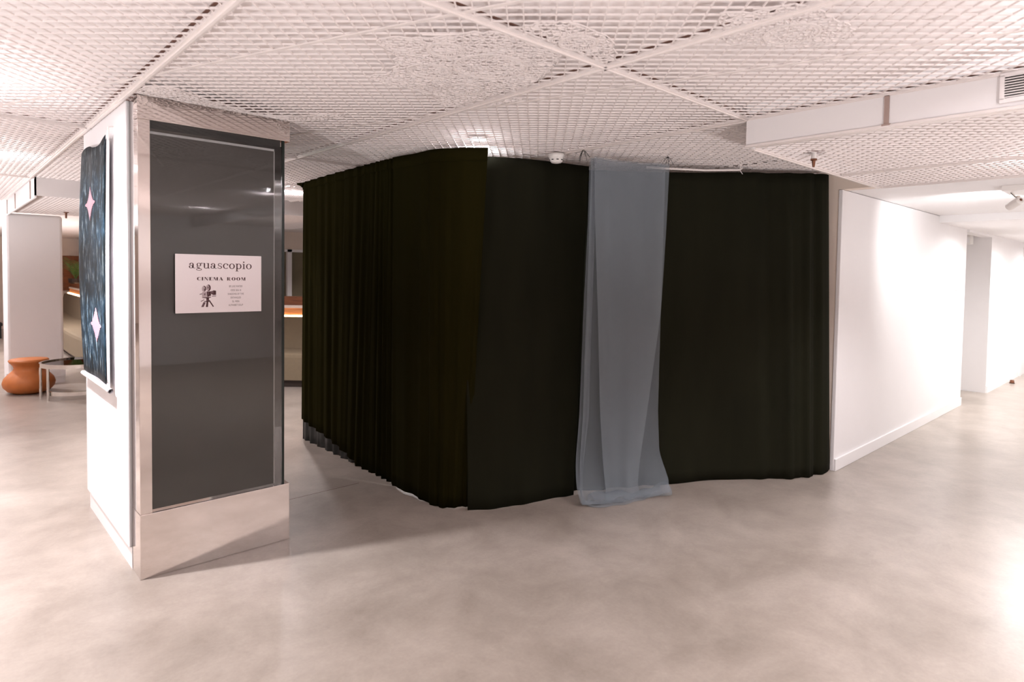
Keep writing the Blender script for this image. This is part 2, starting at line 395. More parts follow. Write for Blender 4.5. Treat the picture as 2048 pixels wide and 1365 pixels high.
# walls
ww = struct(MB().box(5.33, 9.43, 1.905, 1.935, 0, 2.2605).build('wall_corridor', M['wall'], bevel=.004), 'bright white corridor wall')
struct(MB().box(5.335, 9.42, 1.890, 1.905, 0, .098).build('baseboard_corridor', M['base'], bevel=.003), 'white baseboard along the corridor wall')
struct(MB().box(5.335, 5.45, 1.936, 7.45, 0, 2.47).box(5.335, 5.45, -4.2, 1.936, ZL+.006, 2.6).box(5.33, 5.45, -4.2, -.25, 0, ZL).build('wall_right', M['warm']), 'white wall around the corridor opening, its shade coloured beige')
cc = MB().box(5.45, 8.15, -.25, 1.905, 2.262, 2.35).box(8.15, 15, -.25, 3.2, 2.185, 2.35).box(8.15, 9.43, 1.905, 2.1, 2.185, 2.35)
struct(cc.build('ceiling_corridor', M['wall']), 'white corridor ceiling with a step')
struct(MB().box(5.45, 15, -.35, -.25, 0, 2.35).build('wall_corridor_right', M['wall']), 'corridor wall out of view')
struct(MB().box(10.72, 15, 1.88, 3.2, 0, 2.35).build('wall_corridor_end', M['wall']), 'white corridor wall beyond the doorway recess')
struct(MB().box(10.74, 13.05, 1.866, 1.88, 0, .095).build('baseboard_end', M['base']), 'white baseboard beyond the recess')
struct(MB().box(9.3, 10.72, 3.1, 3.2, 0, 2.35).box(9.3, 9.43, 1.936, 3.2, 0, 2.35).build('wall_recess', M['wall']), 'inner walls of the doorway recess')
struct(MB().box(9.43, 10.72, 1.88, 2.0, 2.155, 2.2).build('trim_1', M['wall']), 'header above the doorway recess')
struct(MB().box(14.9, 15, -.35, 2, 0, 2.35).build('wall_corridor_back', M['wall']), 'end wall of the corridor')
d = struct(MB().box(13.2, 14.1, 1.862, 1.882, 0, 2.02).build('door_1', M['base']), 'white corridor door')
MB().box(13.1, 13.2, 1.85, 1.88, 0, 2.1).build('door_frame', M['base'], d); MB().box(14.1, 14.2, 1.85, 1.88, 0, 2.1).build('door_frame', M['base'], d)
# outer walls of the hall
struct(MB().box(-5.1, -5, -4.2, 20.2, 0, 2.6).build('wall_left', M['wall']), 'white wall at the left of the hall')
struct(MB().box(-5, 5.33, -4.3, -4.2, 0, 2.6).build('wall_rear', M['wall']), 'white wall behind the viewer')
wb = struct(MB().box(-5, 3.3, 20.1, 20.2, 0, 2.6).build('wall_back', M['warm']), 'far white wall behind the pillar')
for k in range(10):
    x = 1.62+k*.165
    MB().box(x, x+.158, 20.07, 20.1, .95, 1.86).build('wood_panel', M['wood'], wb)
struct(MB().box(3.3, 3.4, 12.2, 20.2, 0, 2.6).build('wall_side', M['warm']), 'warm white return wall behind the banquette')
wf = MB().box(3.3, 15, 12.0, 12.2, 0, .98).box(3.3, 15, 12.0, 12.2, 1.97, 2.6)
struct(wf.build('wall_window', M['warm']), 'warm white wall with interior windows')
struct(MB().box(14.9, 15, 3.2, 12, 0, 2.6).build('wall_east', M['warm']), 'side wall out of view')
for k, (x0, x1) in enumerate(((3.3, 4.2), (4.2, 5.17), (5.17, 6.2), (6.2, 7.3))):
    w = struct(MB().box(x0, x0+.06, 11.98, 12.1, .98, 1.97).box(x1-.03, x1, 11.98, 12.1, .98, 1.97).box(x0, x1, 11.98, 12.1, 1.92, 1.97).box(x0, x1, 11.98, 12.1, .98, 1.0).build('window_%d' % (k+1), M['base']), 'white framed interior window %s' % ('at the far left', 'second', 'third', 'at the far right')[k])
    MB().box(x0+.06, x1-.03, 12.05, 12.06, 1.0, 1.92).build('pane', M['pane'], w)
pil = MB().box(.74, 1.335, 10.33, 10.9, 0, ZL-.02)
pil = struct(pil.build('wall_pillar', M['wall'], bevel=.03), 'thick pinkish white square pillar with baseboard')
MB().box(.73, 1.345, 10.315, 10.33, 0, .08).box(.725, 1.35, 10.308, 10.33, .08, .17).build('baseboard', M['base'], pil)

# ================================================================== LAMPS
def downlight(x, y, z, pw, cone, label):
    t = thing('ceiling_downlight', label, 'downlight', 'ceiling downlights')
    t.location = (x, y, z)
    MB().lathe([(.075, 0), (.075, -.006), (.055, -.008), (.052, .004)], n=28).build('trim_ring', M['plastic'], t, smooth=False)
    MB().lathe([(.052, -.003), (.03, -.006), (.001, -.007)], n=24).build('lens', M['lamp'], t)
    for nm, en, size, dz in (('beam', DOWNLIGHT*pw, cone, -.075), ):
        l = bpy.data.lights.new('downlight_beam', 'SPOT'); l.energy = en; l.spot_size = math.radians(size); l.spot_blend = .55
        l.shadow_soft_size = .035; l.color = (.97, .955, 1)
        o = link(bpy.data.objects.new('downlight_beam', l), t); o.location = (0, 0, dz)
    g = bpy.data.lights.new('downlight_spill', 'POINT'); g.energy = DOWNLIGHT*.05*pw; g.shadow_soft_size = .02; g.color = (.96, .96, 1)
    o = link(bpy.data.objects.new('downlight_spill', g), t); o.location = (0, 0, -.03)
    return t
for a in LAMPS: downlight(*a)

def fill_lamp(x, y, e, label):  # invented lamps, added out of view to brighten the mesh ceiling
    t = thing('fill_uplighter', label, 'fill lamp', 'added fill uplighters'); t.location = (x, y, 0)
    MB().lathe([(.15, 0), (.15, .015), (.02, .025), (.001, .025)], n=28).build('base', M['chrome2'], t)
    MB().tube([(0, 0, .02), (0, 0, .75)], .012, 12).build('pole', M['chrome2'], t)
    MB().lathe([(.02, .72), (.10, .76), (.17, .80), (.165, .80), (.09, .76), (.001, .74)], n=28).build('bowl', M['plastic'], t)
    l = bpy.data.lights.new('fill_beam', 'SPOT'); l.energy = e; l.spot_size = math.radians(172); l.spot_blend = .3; l.shadow_soft_size = .08; l.color = (1, .965, .985)
    o = link(bpy.data.objects.new('fill_beam', l), t); o.location = (0, 0, .83); o.rotation_euler = (math.pi, 0, 0)
fill_lamp(-1.2, 1.5, 41, 'added unseen bowl-topped fill lamp at the left of the hall behind the viewer')
fill_lamp(1.0, -1.3, 43, 'added unseen bowl-topped fill lamp at the rear right behind the viewer')
fill_lamp(-1.9, 6.9, 125, 'added unseen bowl-topped fill lamp at the far left of the hall')
fill_lamp(-.6, 13.5, 170, 'added unseen bowl-topped fill lamp left of the white pillar')
fill_lamp(4.1, -1.4, 44, 'added unseen bowl-topped fill lamp under the lowered ceiling right of the viewer')

def track_light():
    t = thing('track_spotlight', 'white cylindrical spotlight on an arm under the corridor ceiling', 'spotlight')
    MB().box(5.86, 6.35, .60, .985, 2.222, 2.262).build('track', M['plastic'], t, bevel=.003)
    MB().tube([(6.0, .95, 2.222), (6.0, .925, 2.19), (6.0, .905, 2.178)], .006).tube([(6.0, .905, 2.195), (6.0, .905, 2.165)], .012).build('arm', M['chrome2'], t)
    a, b = Vector((5.97, .885, 2.16)), Vector((6.03, .965, 2.115))
    MB().tube([a, a.lerp(b, .1), a.lerp(b, .9), b], [.024, .03, .03, .028], 20).build('head', M['plastic'], t, smooth=False)
    MB().tube([a-(b-a)*.03, a+(b-a)*.02], .010, 12).build('knob', M['brass'], t)
    l = bpy.data.lights.new('spot_beam', 'SPOT'); l.energy = 19; l.spot_size = math.radians(128); l.spot_blend = 1; l.shadow_soft_size = .03
    o = link(bpy.data.objects.new('spot_beam', l), t); o.location = b+(b-a).normalized()*.02
    o.rotation_euler = (Vector((7.7, 1.9, 1.75))-o.location).to_track_quat('-Z', 'Y').to_euler()
track_light()
for k, (x, y, e, lb) in enumerate(((8.75, 1.15, 50, 'recessed round lamp in the corridor ceiling near the doorway recess'), (10.9, .9, 72, 'recessed round lamp midway down the corridor ceiling'), (13.0, 1.0, 62, 'recessed round lamp at the end of the corridor'), (7.6, .5, 12, 'recessed round lamp just inside the corridor'))):
    zc = 2.262 if x < 8.15 else 2.185
    t = thing('corridor_lamp', lb, 'downlight', 'corridor ceiling lamps'); t.location = (x, y, zc)
    MB().lathe([(.06, 0), (.06, -.006), (.045, -.008), (.044, -.002)], n=24).build('trim_ring', M['plastic'], t)
    MB().lathe([(.044, -.003), (.02, -.005), (.001, -.006)], n=20).build('lens', M['lamp'], t)
    l = bpy.data.lights.new('lamp_beam', 'SPOT'); l.energy = e; l.spot_size = math.radians(178); l.spot_blend = 1; l.shadow_soft_size = .05
    o = link(bpy.data.objects.new('lamp_beam', l), t); o.location = (0, 0, -.03)

# ================================================================== DISPLAY COLUMN
X0, X1, YF, YB = .753, 1.513, 3.495, 4.83
col = thing('display_column', 'glazed display column framed in mirror-polished steel with grey inner board', 'display case')
MB().box(X0, X1, YF, YF+.06, 2.279, 2.393).build('header', M['chrome'], col, bevel=.0015)
MB().box(X0, X1, YF, YB, 0, .326).build('sill', M['chrome'], col, bevel=.0015)
MB().box(X0+.002, .809, YF+.004, YF+.062, .326, 2.279).build('stile', M['chrome'], col, bevel=.0015)
MB().box(X0+.002, X0+.012, YF+.06, 3.66, .326, 2.393).build('side_strip', M['chrome'], col)
MB().box(X0+.012, X1-.04, YF+.12, YB, 2.393, 2.47).build('void_shade', M['slot'], col)  # dark brown box puts the shaded void above the header into colour
MB().box(X0+.02, X1-.03, YF+.062, YB, 2.25, 2.39).build('top_plate', M['black'], col)
bd = MB().box(.812, 1.432, YF+.028, YF+.040, .335, 2.218).build('back_board', M['board'], col)
MB().box(.812, 1.434, YF+.026, YF+.041, 2.218, 2.230).box(1.432, 1.436, YF+.027, YF+.041, .335, 2.218).build('edge_trim', M['paper'], bd)
MB().box(.809, 1.474, YF+.006, YF+.012, .326, 2.279).build('glass_pane', M['glass'], col)
MB().box(1.470, 1.484, YF+.004, YF+.020, .326, 2.279).build('glass_edge', M['edge'], col, bevel=.001)
MB().box(1.474, 1.480, YF+.03, YB-.05, .326, 2.25).build('glass_pane', M['glass_side'], col)
MB().box(X0-.016, X0+.004, 3.655, YB-.02, .115, 2.392).build('white_panel', M['panel'], col, bevel=.006)
MB().box(X0-.002, X0+.002, 3.655, YB-.03, 0, .114).build('skirting', M['base'], col)

# ------------------------------------------------------------------ sign
SW, SH = .433, .303
sign = thing('cinema_room_sign', 'white printed cinema room sign with film camera emblem on the column glass', 'sign')
sign.location = (.9165, YF-.0005, 1.3255)
MB().box(0, SW, -.005, 0, 0, SH).build('board', M['sign'], sign, bevel=.0008)
class Glyphs:
    def __init__(s): s.v = []; s.f = []
    def poly(s, pts):
        k = len(s.v); s.v += pts; s.f.append(tuple(range(k, k+len(pts))))
    def rect(s, x0, y0, x1, y1): s.poly([(x0, y0), (x1, y0), (x1, y1), (x0, y1)])
    def ring(s, cx, cy, rx, ry, wx, wy, a0=0, a1=360, n=28):
        k = len(s.v); full = abs(a1-a0) >= 360
        for i in range(n+1):
            a = math.radians(a0+(a1-a0)*i/n); c, d = math.cos(a), math.sin(a)
            s.v += [(cx+rx*c, cy+ry*d), (cx+(rx-wx)*c, cy+(ry-wy)*d)]
        for i in range(n): s.f.append((k+2*i, k+2*i+2, k+2*i+3, k+2*i+1))
    def disc(s, cx, cy, r, n=14, ry=None):
        s.poly([(cx+r*math.cos(2*math.pi*i/n), cy+(ry or r)*math.sin(2*math.pi*i/n)) for i in range(n)])
    def line(s, p, q, w):
        d = Vector((q[0]-p[0], q[1]-p[1])).normalized()*w/2
        s.poly([(p[0]-d.y, p[1]+d.x), (p[0]+d.y, p[1]-d.x), (q[0]+d.y, q[1]-d.x), (q[0]-d.y, q[1]+d.x)])
def glyph(ch):
    g = Glyphs(); T, H = .2, .085
    if ch == 'o': g.ring(.46, .5, .46, .52, T, H); w = .92
    elif ch == 'c': g.ring(.46, .5, .46, .52, T, H, 48, 318); g.disc(.74, .76, .12); w = .86
    elif ch == 'a':
        g.ring(.32, .27, .32, .29, .17, .075); g.rect(.52, .08, .71, .72); g.ring(.40, .70, .31, .31, .17, .085, 0, 165); g.disc(.16, .74, .115)
        g.ring(.80, .13, .20, .15, .1, .08, 180, 330); w = .98
    elif ch == 'g':
        g.ring(.40, .68, .34, .34, .17, .075); g.ring(.42, -.20, .42, .22, .10, .085); g.line((.18, .42), (.12, .22), .12); g.line((.12, .16), (.55, .05), .16)
        g.line((.62, .92), (.84, 1.0), .09); g.disc(.84, .94, .09); w = .92
    elif ch == 'u':
        g.rect(.12, .25, .31, 1); g.rect(-.02, .92, .31, 1); g.ring(.44, .27, .32, .30, .16, .1, 180, 330); g.rect(.70, .0, .89, 1); g.rect(.54, .92, .89, 1); g.rect(.70, 0, 1.03, .08); w = 1.04
    elif ch == 's':
        g.ring(.36, .74, .31, .29, .13, .085, 40, 270); g.ring(.36, .27, .33, .29, .15, .085, 90, -140); g.line((.24, .50), (.50, .46), .13)
        g.rect(.58, .68, .65, .98); g.rect(.03, .02, .10, .34); w = .74
    elif ch == 'p':
        g.rect(.14, -.42, .33, 1); g.rect(0, .92, .33, 1); g.rect(0, -.46, .5, -.38); g.ring(.54, .5, .44, .52, T, H, -150, 150); w = 1.02
    elif ch == 'i':
        g.rect(.14, 0, .33, 1); g.rect(0, .92, .33, 1); g.rect(0, 0, .47, .08); g.disc(.22, 1.32, .13); w = .5
    elif ch == 'C': g.ring(.5, .5, .5, .52, .33, .05, 50, 310); g.rect(.78, .62, .83, .98); g.rect(.78, .06, .83, .3); w = .92
    elif ch == 'I': g.rect(.05, 0, .37, 1); g.rect(0, 0, .42, .05); g.rect(0, .95, .42, 1); w = .44
    elif ch == 'N': g.rect(.08, 0, .14, 1); g.poly([(.02, 1), (.36, 1), (.92, 0), (.70, 0)]); g.rect(.84, 0, .92, 1); g.rect(0, 0, .24, .05); g.rect(.74, .95, 1, 1); w = 1.0
    elif ch == 'E': g.rect(.06, 0, .40, 1); g.rect(0, 0, .78, .07); g.rect(0, .93, .76, 1); g.rect(.36, .46, .62, .53); g.rect(.72, 0, .78, .3); g.rect(.70, .72, .76, 1); w = .84
    elif ch == 'M': g.rect(.07, 0, .13, 1); g.poly([(.04, 1), (.38, 1), (.68, 0), (.54, 0)]); g.poly([(.58, .06), (.66, 0), (.95, 1), (.86, 1)]); g.rect(.84, 0, 1.14, 1); g.rect(0, 0, .22, .05); g.rect(.78, 0, 1.2, .05); w = 1.22
    elif ch == 'A': g.poly([(.08, 0), (.15, 0), (.50, 1), (.42, 1)]); g.poly([(.36, 1), (.58, 1), (1.0, 0), (.62, 0)]); g.rect(.22, .28, .74, .34); g.rect(0, 0, .26, .05); g.rect(.56, 0, 1.04, .05); w = 1.04
    elif ch == 'R': g.rect(.06, 0, .38, 1); g.rect(0, 0, .44, .05); g.rect(0, .95, .5, 1); g.ring(.46, .74, .38, .26, .27, .05, -90, 90); g.poly([(.40, .50), (.60, .50), (.98, 0), (.62, 0)]); g.rect(.38, .46, .52, .52); w = 1.0
    elif ch == 'O': g.ring(.52, .5, .52, .52, .33, .05); w = 1.04
    else: w = .55
    return g, w
def flat(name, polys, m, parent, y):
    mb = MB()
    for v, f in polys: mb.add([(a, y, b) for a, b in v], f)
    return mb.build(name, m, parent, fix=False)
def word(text, x, base, width, xh, gap):
    gs = [glyph(c) for c in text]; tot = sum(w for _, w in gs)+gap*(len(gs)-1); sx = width/tot; cx = x; out = []
    for g, w in gs:
        out.append(([(cx+a*sx, base+b*xh) for a, b in g.v], g.f)); cx += (w+gap)*sx
    return out
flat('title_lettering', word('aguascopio', .147*SW, .762*SH, .731*SW, .092*SH, .10), M['ink'], sign, -.0053)
flat('subtitle_lettering', word('CINEMA ROOM', .236*SW, .557*SH, .568*SW, .056*SH, .22), M['ink'], sign, -.0053)
def small_line(txt, v, wmm):
    cu = bpy.data.curves.new('line', 'FONT'); cu.body = txt; cu.align_x = 'CENTER'; cu.align_y = 'CENTER'; cu.size = 1
    ob = bpy.data.objects.new('line', cu); COL.objects.link(ob); bpy.context.view_layer.update()
    me = bpy.data.meshes.new_from_object(ob.evaluated_get(bpy.context.evaluated_depsgraph_get()))
    bpy.data.objects.remove(ob)
    xs = [p.co.x for p in me.vertices]; ys = [p.co.y for p in me.vertices]
    sx = wmm/(max(xs)-min(xs)); sy = .0098/(max(ys)-min(ys)); mx = (max(xs)+min(xs))/2; my = (max(ys)+min(ys))/2
    for p in me.vertices: p.co = ((p.co.x-mx)*sx+.685*SW, -.0053, (p.co.y-my)*sy+v*SH)
    me.materials.clear(); me.materials.append(M['ink2']); link(bpy.data.objects.new('programme_line', me), sign)
for txt, v, w in (('BE LIKE WATER', .455, .069), ('ODE SEA III', .386, .054), ('SHADOWS OF TYPE', .320, .083), ('ENTANGLED', .255, .053), ('EL MERI', .188, .036), ('ALPHABET SOUP', .124, .075)): small_line(txt, v, w)
def emblem():
    k = .0803/765          # drawing units to metres
    ox, oy = .262*SW, .098*SH
    def P(pts): return [(ox+(x-110)*k*1.0, oy+(1270-y)*k*.985) for x, y in pts]
    dk, lt, md = Glyphs(), Glyphs(), Glyphs()
    def ell(g, cx, cy, rx, ry): g.poly(P([(cx+rx*math.cos(2*math.pi*i/20), cy+ry*math.sin(2*math.pi*i/20)) for i in range(20)]))
    ell(dk, 330, 345, 95, 148); ell(lt, 300, 355, 75, 140); ell(md, 345, 390, 26, 60)
    ell(dk, 535, 300, 105, 165); ell(lt, 492, 300, 78, 145); ell(md, 512, 290, 28, 60)
    dk.poly(P([(120, 612), (300, 570), (300, 605), (125, 642)]))
    lt.poly(P([(235, 520), (460, 480), (460, 760), (235, 800)])); md.poly(P([(330, 590), (390, 570), (390, 640), (340, 690)]))
    dk.poly(P([(440, 490), (470, 480), (660, 480), (640, 560), (660, 690), (480, 770)])); md.poly(P([(500, 520), (545, 500), (545, 660), (500, 640)]))
    md.poly(P([(620, 480), (770, 440), (770, 600), (640, 570)])); dk.poly(P([(760, 425), (890, 450), (890, 660), (760, 665), (640, 600), (650, 560), (760, 590)]))
    dk.poly(P([(690, 705), (890, 705), (890, 735), (690, 738)])); dk.poly(P([(240, 795), (660, 750), (640, 790), (560, 810), (560, 1010), (310, 1010), (330, 970), (430, 960), (430, 830), (250, 815)]))
    md.poly(P([(430, 900), (540, 900), (540, 950), (430, 950)])); md.poly(P([(170, 970), (330, 880), (345, 910), (185, 1000)]))
    md.poly(P([(300, 1020), (400, 1040), (300, 1265), (190, 1265)])); dk.poly(P([(345, 1040), (400, 1045), (310, 1260), (260, 1260)]))
    dk.poly(P([(440, 1010), (525, 1010), (505, 1270), (405, 1270)])); dk.poly(P([(530, 940), (590, 920), (790, 1250), (740, 1270)]))
    flat('camera_emblem', [(dk.v, dk.f)], M['ink'], sign, -.0053); flat('camera_emblem_light', [(lt.v, lt.f)], M['ink3'], sign, -.0055); flat('camera_emblem_grey', [(md.v, md.f)], M['ink2'], sign, -.0057)
emblem()

# ------------------------------------------------------------------ hanging scroll
po = thing('scroll_poster', 'long dark blue printed scroll poster with two pink stars on white column side', 'poster')
PX = .715
def pbow(y, z):
    u = (4.70-y)/.70; v = (z-.915)/1.34
    return .016*math.sin(max(0, min(1, v))*math.pi)*(1-.6*u)+.004*math.sin(u*8+v*3)+.003*math.sin(u*15)*v
def psurf(off, y0=4.00, y1=4.70, z0=.915, z1=2.255):
    def fn(u, v):
        y = y1+(y0-y1)*u; z = z0+(z1-z0)*v
        return (PX-off-pbow(y, z), y, z+(.02*math.sin(u*7) if v > .98 else 0))
    return fn
MB().grid(psurf(0, 3.945, 4.715, .905, 2.245), 18, 30).build('backing_sheet', M['paper'], po, smooth=True, solid=.0015)
MB().grid(psurf(.005), 18, 30).build('printed_sheet', M['poster'], po, smooth=True, solid=.0012)
def star(cy, cz, w, h, nm):
    pts = []; n = 64
    for i in range(n):
        a = 2*math.pi*i/n; c, d = math.cos(a), math.sin(a)
        r = (abs(c)**.85+abs(d)**.62)**-1.25*(1+(.10 if i % 2 else -.06)*(abs(c) > .25))
        pts.append((cy-w*r*c, cz+h*r*d))
    v = [(PX-.0085-pbow(a, b), a, b) for a, b in pts]+[(PX-.0065-pbow(a, b), a, b) for a, b in pts]
    MB().add(v, [tuple(range(n))]+[(i, (i+1) % n, n+(i+1) % n, n+i) for i in range(n)]).build(nm, M['pink'], po)
star(4.385, 1.925, .17, .098, 'star_motif'); star(4.25, 1.225, .17, .098, 'star_motif')
MB().tube([(PX-.008, 3.90, .893), (PX-.008, 4.715, .893)], .013, 14, cap=False).tube([(PX-.008, 3.90, .893), (PX-.008, 4.715, .893)], .009, 14, cap=False).build('bottom_roll', M['paper'], po, smooth=True)
MB().tube([(PX-.002, 3.935, 2.30), (PX-.004, 3.93, 2.23)], .005, 8).tube([(PX+.004, 3.935, 2.30), (X0-.014, 3.935, 2.305)], .003, 6).build('hanging_clip', M['plastic'], po)

# ================================================================== CURTAINS
def curtain(name, label, bot, top, m, nf, amp, hem=None, seed=1, nu=None, nv=26, band=.0, lining=None, wave=.5):
    rnd = random.Random(seed); ph = [rnd.uniform(0, 6.28) for _ in range(6)]
    t = thing(name, label, 'curtain', 'black velvet curtains')
    def fn(u, v, off=0, hemz=None):
        b = lerp_path(bot, u); c = lerp_path(top, u)
        zb = (hem(u) if hem else 0.004) if hemz is None else hemz
        x, y = b[0]+(c[0]-b[0])*v, b[1]+(c[1]-b[1])*v
        z = zb+(c[2]-zb)*v
        a, d = lerp_path(bot, max(u-.01, 0)), lerp_path(bot, min(u+.01, 1))
        dx, dy = d[0]-a[0], d[1]-a[1]; L = math.hypot(dx, dy) or 1; nx, ny = -dy/L, dx/L
        q = u*nf*2*math.pi+wave*math.sin(u*11+ph[0])+.5*math.sin(u*5+ph[1])
        k = amp*(.35+.65*(1-v)**.5*.6+.2*math.sin(v*2+ph[2]))*(math.sin(q+.5*math.sin(v*3+ph[3]))+.35*math.sin(2.3*q+ph[4]+v))
        k *= min(1, u*12+.15)*min(1, (1-u)*12+.15)
        return (x+nx*(k-off), y+ny*(k-off), z)
    nu = nu or int(nf*14)
    MB().grid(fn, nu, nv).build('cloth', m, t, smooth=True, solid=.003)
    if band:
        def bf(u, v):
            x, y, z = fn(u, 1-(1-v)*band, .006); return (x, y, z+.003)
        MB().grid(bf, nu, 2).build('header_band', M['velvet'], t, smooth=True, solid=.003)
    if lining:
        MB().grid(lambda u, v: fn(u*.55, v*.35, -.012, .003), nu//2, 8).build('lining', M['lining'], t, smooth=True, solid=.002)
    return t
curtain('velvet_curtain', 'narrow-pleated black velvet curtain at the far left of the enclosure, hem lifted over a lining',
  [(2.505,5.52),(2.50,5.0),(2.49,4.5),(2.485,4.1),(2.472,3.865)], [(2.51,5.505,2.35),(2.485,4.95,2.358),(2.50,4.40,2.375),(2.465,4.05,2.368),(2.458,3.865,2.362)],
  M['velvet'], 15, .016, hem=lambda u: .19*max(0, 1-u/.5)**.7*.98+.004, seed=2, band=.03, lining=True)
curtain('velvet_curtain', 'black velvet curtain wrapping the rounded corner nearest the column',
  [(2.448,3.885),(2.447,3.60),(2.452,3.37),(2.50,3.26),(2.60,3.20)], [(2.438,3.885,2.364),(2.445,3.60,2.358),(2.437,3.384,2.354),(2.505,3.208,2.349),(2.665,3.12,2.360)],
  M['velvet'], 6, .009, hem=lambda u: .004+.006*math.sin(u*9), seed=3, band=.035)
curtain('velvet_curtain', 'smooth black velvet curtain panel between the rounded corner and the sheer strip',
  [(2.562,3.155),(2.76,3.045),(3.04,2.968),(3.31,2.900)], [(2.60,3.275,2.325),(2.985,3.165,2.345),(3.285,3.105,2.352),(3.52,2.995,2.338)],
  M['velvet2'], 3, .008, hem=lambda u: .004, seed=4)
curtain('velvet_curtain', 'wide black velvet curtain running from behind the sheer strip to the white wall',
  [(3.27,3.0),(3.5,2.87),(3.75,2.745),(4.003,2.607),(4.547,2.300),(4.75,2.13),(4.931,2.005),(5.1,1.95),(5.255,1.905)],
  [(3.42,3.14,2.325),(3.62,2.98,2.32),(3.80,2.82,2.317),(3.985,2.655,2.315),(4.518,2.352,2.346),(4.74,2.20,2.352),(4.92,2.07,2.358),(5.07,2.0,2.365),(5.21,1.97,2.369)],
  M['velvet2'], 7, .026, hem=lambda u: .004+(.03*max(0, (u-.92)/.08)), seed=5, wave=1.2)
# sheer strip: two organza layers and a gathered hem
sh = thing('sheer_curtain', 'translucent blue grey organza strip pooling on the floor before the black curtains', 'curtain')
A0, A1 = Vector((3.27, 2.776)), Vector((3.835, 2.558)); DU = (A1-A0).normalized(); NU = Vector((DU.y, -DU.x))*-1
if NU.y > 0: NU = -NU      # towards the viewer
LU = (A1-A0).length
def interp(tab, z):
    for (z0, a), (z1, b) in zip(tab, tab[1:]):
        if z0 >= z >= z1: return a+(b-a)*(z0-z)/(z0-z1)
    return tab[-1][1]
def sheer_layer(le, re, off, foot, sd):
    def fn(u, v):
        z = 2.342*(v**.9); s0, s1 = interp(le, z), interp(re, z)
        w = s0+(s1-s0)*u; ztop = -.010*math.sin(u*math.pi)
        p = A0+DU*w+NU*(off+.012*math.sin(u*5.5+sd)*(1-v*.7)+.006*math.sin(u*17+v*4+sd))
        f = max(0, (.12-v)/.12); p = p+NU*(foot*f*f*(.8+.3*math.sin(u*7+sd)))
        return (p.x, p.y, max(z, .006+.012*(1+math.sin(u*13+sd))*f)+ztop*v-.003)
    return fn
MB().grid(sheer_layer([(2.35,0),(1.9,-.005),(1.3,-.03),(.6,-.05),(.12,-.085),(0,-.07)], [(2.35,LU),(1.3,LU-.015),(.6,LU-.015),(.3,LU+.005),(.12,LU+.05),(0,LU+.03)], 0, .10, 1), 40, 60).build('back_layer', M['sheer'], sh, smooth=True)
MB().grid(sheer_layer([(2.35,.002),(1.9,.02),(1.3,.055),(.6,.085),(.12,.125),(0,.12)], [(2.35,LU-.002),(1.9,LU-.02),(1.3,LU-.055),(.6,LU-.155),(.12,LU-.225),(0,LU-.2)], .055, .03, 2.4), 40, 60).build('front_layer', M['sheer'], sh, smooth=True)
MB().grid(sheer_layer([(2.35,-.002),(1.7,-.012),(1.0,-.03),(.6,-.035),(.12,-.06),(0,-.05)], [(2.35,.03),(1.7,.03),(1.0,.02),(.6,.02),(.12,-.03),(0,-.02)], .028, .05, .4), 8, 60).build('folded_edge', M['sheer'], sh, smooth=True)
def roll(u, v):
    a = v*math.pi*1.25-.2; w = .03+(LU-.0)*u
    r = .034+.010*math.sin(u*8)+.006*math.sin(u*21)
    p = A0+DU*w+NU*(.055+.02*math.sin(u*3)+r*1.5*math.cos(a))
    return (p.x, p.y, max(.006, .012+r*1.15*(math.sin(a)+.25)))
MB().grid(roll, 40, 12).build('gathered_hem', M['sheer'], sh, smooth=True)
def spread(u, v):
    w = -.06+(LU-.03)*(.5+(u-.5)*(1-.22*v*v)); p = A0+DU*w+NU*(.05+.12*v*(1-.35*u)*(1-.5*abs(2*u-1)**4)+.01*math.sin(u*15)*v)
    return (p.x, p.y, .006+.010*(1+math.sin(u*18+v*4))*(1-v)+.004*math.sin(v*12))
MB().grid(spread, 40, 8).build('pooled_hem', M['sheer'], sh, smooth=True)
for px, py in ((3.235, 2.80), (3.845, 2.545)):
    b = Vector((px, py, 2.395)); mb = MB()
    for k in range(5):
        e = Vector((px+random.uniform(-.05, .05), py+random.uniform(-.04, .04), random.uniform(2.31, 2.36)))
        mb.tube([b, b.lerp(e, .5)+Vector((0, 0, .012)), e], .0016, 5)
    mb.tube([b, (px, py, 2.41)], .006, 6).tube([b, ((A0 if py > 2.7 else A1).x, (A0 if py > 2.7 else A1).y, 2.342)], .002, 5)
    mb.build('wire_tie', M['wirem'], sh)
# hanging track of the wide curtain
tr = thing('curtain_track', 'thin pale curved curtain rail above the wide black curtain', 'rail')
MB().tube([(3.86,2.74,2.345),(3.99,2.64,2.342),(4.25,2.49,2.345),(4.50,2.345,2.362),(4.52,2.34,2.378)], .008, 8).build('rod', M['rail'], tr)
MB().tube([(4.50,2.345,2.36),(4.505,2.34,2.40)], .003, 6).tube([(4.50,2.345,2.36),(4.515,2.33,2.33)], .0025, 6).build('hook', M['plastic'], tr)
kn = tag(MB().tube([(2.512,5.50,2.325),(2.498,5.535,2.338),(2.482,5.57,2.343)], [.026,.016,.009], 10).build('curtain_knot', M['velvet']), 'small black twisted cloth knot at the left top end of the curtains', 'knot')

